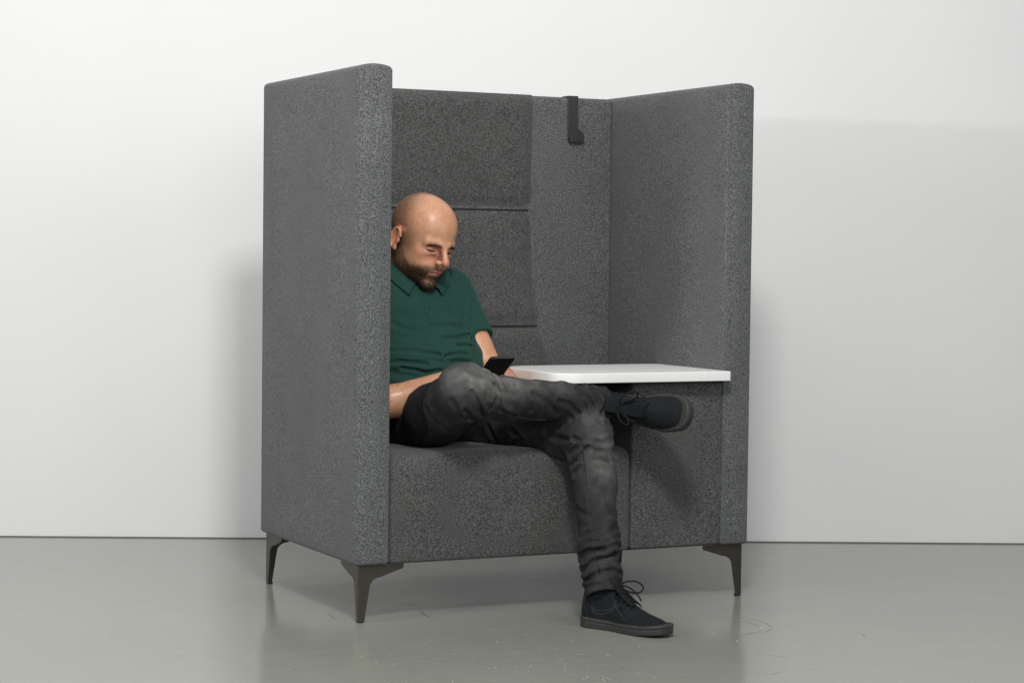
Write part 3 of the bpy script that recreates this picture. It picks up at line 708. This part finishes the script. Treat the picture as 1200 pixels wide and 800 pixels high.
# ------------------------------------------------------------------ person
def head_masks(V):
    Lc = hl(V); s, f, u = Lc[:, 0], Lc[:, 1], Lc[:, 2]; A_ = np.abs(s)
    head = (np.linalg.norm(Lc, axis=1) < .16)
    # beard: below a line from the sideburn over the cheek to the moustache
    line = np.interp(f, [-.03, .0, .02, .05, .075, .09, .12], [.012, .004, -.028, -.050, -.044, -.0370, -.037])
    beard = sstep(-.004, .014, line-u)*sstep(-.024, -.006, f-.25*np.clip(-.05-u, 0, .1))*head
    lowb = np.interp(f, [-.04, -.01, .03, .06, .10], [-.050, -.072, -.094, -.112, -.125]); beard *= sstep(-.006, .010, u-lowb)*(np.linalg.norm(Lc, axis=1) < .138)*(A_ < .072)
    lipd = np.abs(u+.0608)
    lip = sstep(.0105, .0080, lipd)*sstep(.026, .020, A_)*(f > .076)*head
    must = beard*(1-sstep(.0100, .0080, lipd)*(A_ < .0215)*(f > .075))
    nose = ((A_ < .022) & (u > -.0355) & (f > .085)); must = must*(1-nose)
    # clipped hair at the sides and back
    hair = sstep(.066, -.004, f+.42*np.clip(u-.01, 0, .2))*sstep(-.075, -.05, u)*head
    ear = ((A_ > .0735) & (f > -.034) & (f < .014) & (u > -.04) & (u < .034))
    hair = hair*(1-ear)*.95
    stub = np.maximum(must*.80, hair)*(1-ear)
    red_lid_shade = (np.exp(-((A_-.045)/.018)**2-((u+.018)/.016)**2)*.35 + np.exp(-(s/.014)**2-((u+.022)/.014)**2)*.55)*(f > .05)*head + ear*.35
    red_lid_shade = red_lid_shade+.75*np.exp(-((A_-.031)/.016)**2-((u-.004)/.009)**2)*(f > .06)*head  # lid shadow painted into the skin colour around the eyes
    return np.stack([stub, lip, np.clip(red_lid_shade, 0, 1)], 1), must
def vnormals(V, Q):
    n = np.zeros_like(V); a, b, c, d = (V[Q[:, i]] for i in range(4)); fn = np.cross(c-a, d-b)
    for i in range(4): np.add.at(n, Q[:, i], fn)
    return n/(np.linalg.norm(n, axis=1)[:, None]+1e-12)
def hairs(name, P, D, ln, r, mat, parent):
    """short tapering hair strands: triangular pyramids with a bend"""
    n = len(P); D = D/np.linalg.norm(D, axis=1)[:, None]
    u = np.cross(D, RNG.normal(size=(n, 3))); u /= np.linalg.norm(u, axis=1)[:, None]; w = np.cross(D, u)
    V = np.zeros((n, 7, 3)); mid = P+D*ln[:, None]*.55; bend = -np.array(hu)[None]*ln[:, None]*.16
    for k in range(3):
        a = 2*math.pi*k/3; o = (u*math.cos(a)+w*math.sin(a))*r
        V[:, k] = P+o; V[:, 3+k] = mid+o*.75
    V[:, 6] = P+D*ln[:, None]+bend
    F = []; fb = [(0, 1, 4, 3), (1, 2, 5, 4), (2, 0, 3, 5), (3, 4, 6, 6), (4, 5, 6, 6), (5, 3, 6, 6)]
    quads = np.array(fb[:3]); tris = np.array([(3, 4, 6), (4, 5, 6), (5, 3, 6)])
    off = (np.arange(n)*7)[:, None, None]
    QQ = (quads[None]+off).reshape(-1, 4).tolist(); TT = (tris[None]+off).reshape(-1, 3).tolist()
    me = bpy.data.meshes.new(name); me.from_pydata(V.reshape(-1, 3).tolist(), [], QQ+TT); me.update()
    return link(name, me, mat, parent, True)

body_s = build_body()
V, Q = polygonize(body_s, (-.02, -.40, .05), (.76, .58, 1.12), .0024)
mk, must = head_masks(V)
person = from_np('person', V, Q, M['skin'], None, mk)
tag(person, 'bald bearded man in green polo shirt and black jeans, seated cross-legged holding a phone', 'person')
NV = vnormals(V, Q)
# beard
sel = np.where((must > .08) & (V[:, 2] > .80))[0]
Ls = hl(V[sel])
chin = sstep(-.045, -.095, Ls[:, 2])
rep = []
for i_, ii in enumerate(sel):
    rep += [i_]*int(2.0*must[ii]+.8*RNG.rand())
rep = np.array(rep); P0 = V[sel][rep]+RNG.normal(size=(len(rep), 3))*.0011; n0 = NV[sel][rep]
dd = n0*.85-hu[None]*.7+hf[None]*.10+RNG.normal(size=(len(rep), 3))*.22
ln = (.0030+.0038*chin[rep]*sstep(0.0, .06, Ls[rep][:, 1]))*(.6+.7*RNG.rand(len(rep)))
hairs('beard', P0-n0*.0008, dd, ln, .00030, M['hair'], person)
# eyebrows and lash lines
for sg in (-1, 1):
    t = RNG.rand(260); sx = sg*(.012+.036*t); uu = .0150+.0026*np.sin(t*2.6)-.004*t+RNG.normal(size=260)*.0021
    pts = []
    P0 = np.array([hw(a_, .14, b_) for a_, b_ in zip(sx, uu)]); dirn = -hf
    p = P0.astype(f32).copy()
    for _ in range(40): dist = body_s(p); p = p+dirn.astype(f32)*np.maximum(dist, 0)[:, None]*.8
    D_ = hs[None]*sg*(.9)+hf[None]*.35+hu[None]*(.25-.5*t[:, None])+RNG.normal(size=(260, 3))*.15
    hairs('eyebrow', p.astype(float)-.0005*hf, D_, np.full(260, .0065), .00026, M['brow'], person)
    pts = []
    for a_ in np.linspace(-1, 1, 11):
        q = np.array([hw(sg*.0315+.0158*a_, .12, -.0010+.0014*a_*a_)], f32)
        for _ in range(40): q = q-hf.astype(f32)*np.maximum(body_s(q), 0)[:, None]*.8
        pts.append(q[0].astype(float)+hf*.0003)
    Vt, Ft = tube_geo(pts, [.0006+.0019*(1-abs(a_)**2) for a_ in np.linspace(-1, 1, 11)], 5)
    mesh('eyelashes', Vt, Ft, M['lash'], person)

# fine hair on the forearms
fa = []
for e_, w_ in ((elR, wrR), (elL, wrL)):
    ax_ = (w_-e_); l_ = np.linalg.norm(ax_); ax_ = ax_/l_; q_ = V-e_; t_ = q_@ax_; r_ = np.linalg.norm(q_-t_[:, None]*ax_, axis=1)
    id_ = np.where((t_ > .02) & (t_ < l_-.02) & (r_ < .055))[0]; id_ = RNG.choice(id_, min(700, len(id_)), replace=False)
    D_ = NV[id_]*.45+ax_*.9+RNG.normal(size=(len(id_), 3))*.25; fa.append((V[id_], D_))
P0 = np.concatenate([p for p, _ in fa]); D_ = np.concatenate([d_ for _, d_ in fa])
hairs('arm_hair', P0, D_, RNG.uniform(.005, .011, len(P0)), .00014, M['hair'], person)

# shirt
sh_s = shirt_sdf()
V, Q = polygonize(sh_s, (.0, .14, .48), (.62, .62, .94), .0028)
shirt = from_np('polo_shirt', V, Q, M['shirt'], person)
# jeans
je_s = jeans_sdf()
V, Q = polygonize(je_s, (.10, -.38, .06), (.74, .52, .68), .0026)
def wash(V):
    a = np.zeros(len(V))
    for c, r_, am in (((.335, -.125, .615), (.06, .07, .035), 1.0), ((.27, -.145, .625), (.10, .07, .045), 1.0), ((.37, -.14, .61), (.09, .06, .05), .7), ((.62, -.13, .40), (.05, .06, .085), .8), ((.50, -.09, .60), (.12, .05, .03), .5), ((.60, -.16, .30), (.03, .05, .10), .22), ((.55, -.31, .17), (.05, .05, .08), .12), ((.61, -.10, .50), (.05, .06, .03), .30)):
        a += am*np.exp(-(((V-np.array(c))/np.array(r_))**2).sum(1))
    # fabric worn pale along the crests of its folds
    return np.clip(a, 0, 1)
m3 = np.zeros((len(V), 3)); m3[:, 0] = wash(V); rub_ = 1-np.abs(snoise(V, 9, 51))*1.4; m3[:, 0] = np.clip(m3[:, 0]+.10*np.clip(rub_, 0, 1)**3, 0, 1)
jeans = from_np('jeans', V, Q, M['denim'], person, m3)

# collar, placket and button
def cast_down(S, p, n, far=.03):
    """slide points p along -n onto the surface of S"""
    q = (np.array(p)+np.array(n)*far).astype(f32); nn = np.array(n, f32)
    for _ in range(60): q = q-nn*np.maximum(S(q), 0)[:, None]*.7
    return q.astype(float)
def collar():
    cx, cy = .330, .430; V, F = [], []; nt = 26; nr = 6
    ua, ur, uz = [18, 45, 64, 90, 130, 180], [.080, .077, .073, .069, .066, .064], [.834, .864, .882, .896, .906, .910]
    la, lr, lz = [27, 42, 54, 66, 110, 180], [.108, .101, .104, .102, .094, .088], [.806, .8245, .8405, .858, .872, .880]
    for sg in (-1, 1):
        b0 = len(V)
        for i in range(nt+1):
            t = i/nt
            au = 16+164*t; al = 26+154*t
            up_ = (cx+sg*math.sin(rad(au))*np.interp(au, ua, ur), cy-math.cos(rad(au))*np.interp(au, ua, ur), np.interp(au, ua, uz)+.004)
            lo = (cx+sg*math.sin(rad(al))*np.interp(al, la, lr), cy-math.cos(rad(al))*np.interp(al, la, lr), np.interp(al, la, lz))
            for k in range(nr+1):
                u = k/nr; o = .006*math.sin(math.pi*u)
                V.append((up_[0]*(1-u)+lo[0]*u+sg*math.sin(rad(al))*o, up_[1]*(1-u)+lo[1]*u-math.cos(rad(al))*o, up_[2]*(1-u)+lo[2]*u+o*.6))
        for i in range(nt):
            for k in range(nr):
                q = (b0+i*(nr+1)+k, b0+i*(nr+1)+k+1, b0+(i+1)*(nr+1)+k+1, b0+(i+1)*(nr+1)+k); F.append(q if sg > 0 else q[::-1])
    P = np.array(V, f32); h = .002
    for _ in range(12):
        d = sh_s(P); g = np.stack([sh_s(P+np.array([h if j == k else 0 for j in range(3)], f32))-d for k in range(3)], 1); g /= np.linalg.norm(g, axis=1)[:, None]+1e-9
        P = P+g*np.maximum(.0042-d, 0)[:, None]*.8
    o = mesh('collar', P.tolist(), F, M['shirt'], shirt)
    sd = o.modifiers.new('thick', 'SOLIDIFY'); sd.thickness = .0030; sd.offset = 0
collar()
bp = cast_down(sh_s, [(.3266+.004, .321, .7753)], np.array((-.35, -.92, .15)))[0]
Vb, Fb = tube_geo([bp+np.array((.35, .92, -.15))*.002, bp-np.array((.35, .92, -.15))*.0016], .0052, 16); mesh('button', Vb, Fb, M['button'], shirt)

# stitched seams of the jeans
def stitched(pts, n_dash, name='seam_stitching'):
    P = np.array(pts); seg = np.linalg.norm(np.diff(P, axis=0), axis=1); cum = np.concatenate([[0], np.cumsum(seg)])
    tt = np.linspace(0, cum[-1], n_dash*2+1); vd = np.array(CAM)
    X = np.stack([np.interp(tt, cum, P[:, k]) for k in range(3)], 1)
    c = X-vd; c = c/np.linalg.norm(c, axis=1)[:, None]; X = X-c*.02
    X = X.astype(f32)
    for _ in range(50): X = X+c.astype(f32)*np.maximum(je_s(X), 0)[:, None]*.7
    X = X.astype(float)-c*.0005
    Vr, Fr = tube_geo(X, .0032, 8, flat=c[len(c)//2]); rdg = mesh('inseam', Vr, Fr, M['denim'], jeans)
    Vs, Fs = [], []
    for i in range(0, len(X)-1, 2):
        a_ = X[i]-c[i]*.0013; b_ = X[i]*.45+X[i+1]*.55-c[i]*.0013; side = np.cross(c[i], b_-a_); side = side/np.linalg.norm(side)
        for sg in (-1, 1): tube_geo([a_+side*sg*.0026, b_+side*sg*.0026], .0007, 4, Vs, Fs)
    mesh(name, Vs, Fs, M['stitchgrey'], jeans)
stitched([(0.5524, -0.1102, 0.4561), (0.5615, -0.1308, 0.423), (0.5585, -0.1479, 0.3901), (0.5505, -0.1732, 0.3476), (0.5395, -0.2113, 0.2687), (0.532, -0.2495, 0.2162), (0.5319, -0.2711, 0.1618), (0.5302, -0.2881, 0.1368)], 62)
stitched([(0.2865, -0.1447, 0.5486), (0.3431, -0.1056, 0.5276), (0.3839, -0.0999, 0.5156), (0.4346, -0.08, 0.5065), (0.4865, -0.073, 0.5026)], 34)

# ------------------------------------------------------------------ sneakers
def sneaker(origin, fwd, up_, left_foot, sc, name='sneaker'):
    fwd = np.array(fwd)/np.linalg.norm(fwd); up_ = np.array(up_)-fwd*(np.array(up_)@fwd); up_ /= np.linalg.norm(up_); lat = np.cross(up_, fwd)
    MW = Matrix([[fwd[i]*sc, lat[i]*sc, up_[i]*sc, origin[i]] for i in range(3)]+[[0, 0, 0, 1]])
    med = -1 if left_foot else 1            # medial side: +y is the wearer's left
    def outl(P, grow=0):
        x, y = P[:, 0], P[:, 1]
        w = np.interp(x, [0, .02, .05, .11, .16, .20, .235, .262, .285], [.022, .031, .0345, .0335, .042, .0470, .0450, .0350, .013])
        c = np.interp(x, [0, .1, .2, .285], [0, -.002*med, .003*med, .012*med])
        d2 = np.abs(y-c)-w; ex = np.maximum(.004-x, x-.284)
        a_ = np.maximum(d2, 0); b_ = np.maximum(ex, 0); o = np.where((d2 > 0) & (ex > 0), np.sqrt(a_*a_+b_*b_), np.maximum(d2*.9, ex))
        # rounded heel and toe
        hq = np.sqrt((x-.036)**2+(y)**2)-.035; tq = np.sqrt((x-.243)**2+(y-.007*med)**2)-.043
        o = np.where(x < .036, np.maximum(hq, -.5), o); o = np.where(x > .243, tq, o)
        return o-grow
    def upper(P):
        x, y, z = P[:, 0], P[:, 1], P[:, 2]
        # instep profile and section width with height
        top = np.interp(x, [0, .03, .085, .105, .125, .165, .205, .235, .262, .286], [.112, .116, .124, .116, .102, .076, .058, .053, .045, .020])
        t = np.clip((z-.018)/np.maximum(top-.018, .01), 0, 1.2)
        shrink = .030*np.clip(t, 0, 1)**2.2*np.interp(x, [0, .1, .16, .28], [.35, .55, .95, 1.25])
        o = outl(P)+shrink.astype(f32)-.001
        e = z-top
        k = .016; h = np.maximum(k-np.abs(o-e), 0)/k; d = np.maximum(o, e*.85)+h*h*k*.25
        d = np.maximum(d, .012-z)
        # collar opening
        oq = np.sqrt(((x-.052)/.040)**2+(y/.028)**2)-1; d = np.maximum(d, np.minimum(-(oq*.025), .085-z if False else .01+0*z)*1.0 if False else np.where(z > .092, -oq*.026, -1))
        # panel steps: toe cap, eyestay, heel counter
        nz = snoise(P, 30, 3)*.0004
        eye = (x < .172) & (x > .09) & (np.abs(y) > .015) & (np.abs(y) < .024); toe = sstep(.188, .184, x+.25*np.abs(y))
        d = d-.0012*toe.astype(f32)-nz
        cr = np.exp(-((x-.178-.02*np.abs(y)*10*.1)/.003)**2)*.0012+np.exp(-((x-.197)/.003)**2)*.0008
        return (d+cr).astype(f32)
    def sole(P):
        x, y, z = P[:, 0], P[:, 1], P[:, 2]
        ht = np.interp(x, [0, .05, .15, .22, .284], [.033, .030, .027, .029, .036]); spring = np.interp(x, [0, .2, .285], [0, 0, .008])
        o = outl(P, .0045)-.0012*np.exp(-((z-ht+.006)/.002)**2)+.0010*np.exp(-((z-ht+.011)/.0015)**2)+.0008*np.exp(-((z-.007)/.0016)**2)
        e = np.maximum(z-ht, spring-z); k = .006; h = np.maximum(k-np.abs(o-e), 0)/k
        return (np.maximum(o, e)+h*h*k*.25).astype(f32)
    V_, Q_ = polygonize(upper, (-.01, -.06, .005), (.30, .06, .14), .0020)
    up_o = from_np(name, V_, Q_, M['canvas'], person); 
    V_, Q_ = polygonize(sole, (-.012, -.065, -.006), (.304, .07, .045), .0017); from_np('sole', V_, Q_, M['sole'], up_o)
    def zs(x, y, z0=.15):
        q = np.array([[x, y, z0]], f32)
        for _ in range(50): q[:, 2] -= np.maximum(upper(q), 0)*.6
        return float(q[0, 2])
    # toe cap overlay
    V2, F2 = [], []
    # tongue
    Tg = [(.088, .150), (.096, .142), (.108, .124), (.125, .110), (.15, .090), (.17, .079)]
    for x, z in Tg:
        for y in (-.022, -.012, 0, .012, .022): V2.append((x, y, z-.004*abs(y/.022)**2 if x < .11 else max(z-.004*abs(y/.022)**2, zs(x, y)+.0006)))
    for i in range(len(Tg)-1):
        for k in range(4): F2.append((i*5+k, i*5+k+1, i*5+5+k+1, i*5+5+k))
    tg = mesh('tongue', V2, F2, M['canvas'], up_o); md = tg.modifiers.new('t', 'SOLIDIFY'); md.thickness = .004; md.offset = 0; md = tg.modifiers.new('s', 'SUBSURF'); md.levels = 2; md.render_levels = 2
    # laces
    V3, F3 = [], []
    xs = [.172, .158, .144, .130, .117]
    for i, x in enumerate(xs):
        pts = [(x+.002*math.sin(k), y, zs(x, y)+.0045+.004*(1-(y/.024)**2)) for k, y in enumerate(np.linspace(-.024, .024, 9))]
        tube_geo(pts, .0030, 8, V3, F3, flat=(0, 0, 1))
        if i < len(xs)-1:
            for sg in (-1, 1):
                pts = [(x+(xs[i+1]-x)*t, sg*(-.022+.044*t), 0) for t in np.linspace(0, 1, 8)]
                pts = [(p[0], p[1], zs(p[0], p[1])+.0095) for p in pts]; tube_geo(pts, .0026, 8, V3, F3, flat=(0, 0, 1))
    x0, z0 = .112, zs(.112, 0)+.008
    V3b = []
    def bez(pts, n=16):
        out = []
        P_ = [Vector(p) for p in pts]
        for k in range(n+1):
            t = k/n; q = P_[:]
            while len(q) > 1: q = [a_*(1-t)+b_*t for a_, b_ in zip(q[:-1], q[1:])]
            out.append(tuple(q[0]))
        return out
    tube_geo([(x0, -.006, z0), (x0+.002, 0, z0+.003), (x0, .006, z0)], .005, 8, V3, F3)
    tube_geo(bez([(x0, .004, z0), (x0+.02, .03, z0+.030), (x0+.075, .075, z0+.015), (x0+.070, .045, z0-.045), (x0+.03, .015, z0-.02), (x0, 0, z0)]), .0024, 7, V3, F3)
    tube_geo(bez([(x0, -.004, z0), (x0+.01, -.03, z0+.022), (x0+.045, -.07, z0+.01), (x0+.055, -.055, z0-.045), (x0+.02, -.02, z0-.01), (x0, 0, z0)]), .0024, 7, V3, F3)
    tube_geo(bez([(x0, .004, z0), (x0+.02, .01, z0+.006), (x0+.04, .030, z0-.01), (x0+.055, .034, z0-.040)]), .0022, 7, V3, F3)
    tube_geo(bez([(x0, -.004, z0), (x0+.015, -.02, z0+.004), (x0+.03, -.034, z0-.02), (x0+.042, -.043, z0-.050)]), .0022, 7, V3, F3)
    mesh('laces', V3, F3, M['lace'], up_o)
    # stitched side emblem and panel lines
    def side_line(pts, r, sg):
        P_ = np.array([(x, sg*.075, z) for x, z in pts], f32)
        for _ in range(60): P_[:, 1] -= sg*np.maximum(upper(P_), 0)*.6
        return [tuple(p) for p in P_.astype(float)]
    for sg in (-1, 1):
        V4, F4 = [], []
        tick = [(.048, .062), (.055, .056), (.066, .052), (.080, .052), (.100, .057), (.122, .066), (.138, .0745)]
        tick2 = [(.140, .075), (.118, .059), (.098, .048), (.080, .042), (.064, .042), (.054, .048), (.0475, .060)]
        tube_geo(side_line(tick+tick2, 0, sg), .0009, 5, V4, F4); pass
        mesh('side_emblem', V4, F4, M['shoe_thread'], up_o)
        for pl in ([(.024, .092), (.020, .075), (.024, .055), (.038, .036)], [(.106, .112), (.114, .09), (.128, .066), (.150, .050), (.168, .036)]):
            V5, F5 = tube_geo(side_line(pl, 0, sg), .0008, 5); mesh('panel_stitching', V5, F5, M['shoe_thread'], up_o)
    for o in [up_o]+[c_ for c_ in up_o.children]: pass
    up_o.matrix_world = MW
    # sock between shoe and hem
    return up_o
shoeL = sneaker((.5245, -.2200, 0.0), (.44, -.898, 0), (0, 0, 1), True, .90)
n_ = np.array((-.90, -.32, .16))
shoeR = sneaker((.752, .035, .522), (.31, -.945, -.06), n_, False, .94)
def sock(a_, b_, r0, r1):
    Vt, Ft = tube_geo([np.array(a_)+(np.array(b_)-np.array(a_))*t for t in np.linspace(0, 1, 8)], [r0+(r1-r0)*t+.0008*(k % 2) for k, t in enumerate(np.linspace(0, 1, 8))], 28)
    mesh('sock', Vt, Ft, M['sock'], person)
M['sock'] = plain('dark_knit_sock', (.012, .014, .024), .9, .2, 0, .3, 300, .4)
sock(ankL+[0, .0, -.015], (.548, -.268, .070), .030, .034)
sock(ankR-[.05, 0, -.004], (.712, -.030, .527), .037, .037)

# ------------------------------------------------------------------ phone
def phone():
    w = Vector(PH_W).normalized(); d_ = Vector(PH_D).normalized(); n = w.cross(d_).normalized()
    Vp, Fp = [], []
    out = roundrect(-.035, .035, -.075, .075, (.008,)*4, 0, 0, 2, 5); k = len(out); rows = [(-.0042, .0012), (-.003, 0), (.003, 0), (.0042, .0012)]
    C0 = Vector(PH_C)
    for z, ins in rows:
        for x, y in roundrect(-.035, .035, -.075, .075, (.008,)*4, ins, 0, 2, 5): Vp.append(tuple(C0+w*x+d_*y+n*z))
    for r in range(3):
        for i in range(k): j = (i+1) % k; Fp.append((r*k+i, r*k+j, (r+1)*k+j, (r+1)*k+i))
    Fp.append(tuple(range(k))[::-1]); Fp.append(tuple(range(3*k, 4*k)))
    o = mesh('mobile_phone', Vp, Fp, M['phone'], None, False)
    tag(o, 'black smartphone held in the seated man\'s hands above his knee', 'phone')
phone()

# ------------------------------------------------------------------ scuffs on the floor
def scuffs(name, curves, mat, label):
    Vs, Fs = [], []
    for pts, w in curves:
        P_ = [Vector((p[0], p[1], .0007)) for p in pts]
        b0 = len(Vs)
        for i, p in enumerate(P_):
            t = (P_[min(i+1, len(P_)-1)]-P_[max(i-1, 0)]).normalized(); s_ = Vector((-t.y, t.x, 0))*w*(.35+.65*math.sin(math.pi*(i+.3)/(len(P_)-.4)))
            Vs.append(tuple(p+s_)); Vs.append(tuple(p-s_))
        for i in range(len(P_)-1): Fs.append((b0+2*i, b0+2*i+1, b0+2*i+3, b0+2*i+2))
    o = mesh(name, Vs, Fs, mat, None, False); tag(o, label, 'scuffs', kind='structure')
def arc(cx, cy, r, a0, a1, n=16, wob=.006):
    return [(cx+(r+RNG.normal()*wob*.2)*math.cos(a0+(a1-a0)*k/n), cy+(r+RNG.normal()*wob*.2)*math.sin(a0+(a1-a0)*k/n)) for k in range(n+1)]
cs = [(arc(.80, -.36, .13, -1.9, .9), .0022), (arc(.80, -.34, .165, -1.2, .9), .0012)]
for _ in range(150):
    x, y = RNG.normal(.22, .26), RNG.normal(-.62, .22); a0 = RNG.uniform(0, 6.28); l_ = RNG.uniform(.006, .075); k_ = RNG.normal()*.5
    pts_ = [(x, y)]
    for j_ in range(7): a0 += k_*.18+RNG.normal()*.13; x += math.cos(a0)*l_/7; y += math.sin(a0)*l_/7; pts_.append((x, y))
    cs.append((pts_, RNG.uniform(.0004, .0014) if l_ > .02 else RNG.uniform(.001, .0028)))
for _ in range(60):
    x, y, a0 = RNG.uniform(-1, 2.2), RNG.uniform(-1.3, .2), RNG.uniform(0, 6.28); cs.append(([(x, y), (x+.004*math.cos(a0), y+.004*math.sin(a0)), (x+.007*math.cos(a0+.4), y+.007*math.sin(a0+.4))], RNG.uniform(.0008, .002)))
scuffs('floor_scuffs', cs, M['scratch'], 'pale scuffs and scratches on the grey floor')
cs = []
for _ in range(9):
    x, y = RNG.uniform(.1, .7), RNG.uniform(.0, .4); a0 = RNG.uniform(0, 6.28); cs.append((arc(x, y, RNG.uniform(.05, .4), a0, a0+RNG.uniform(.2, .6), 10), RNG.uniform(.0006, .0012)))
scuffs('floor_marks', cs, M['scratch_dark'], 'dark scratches under the seating pod')
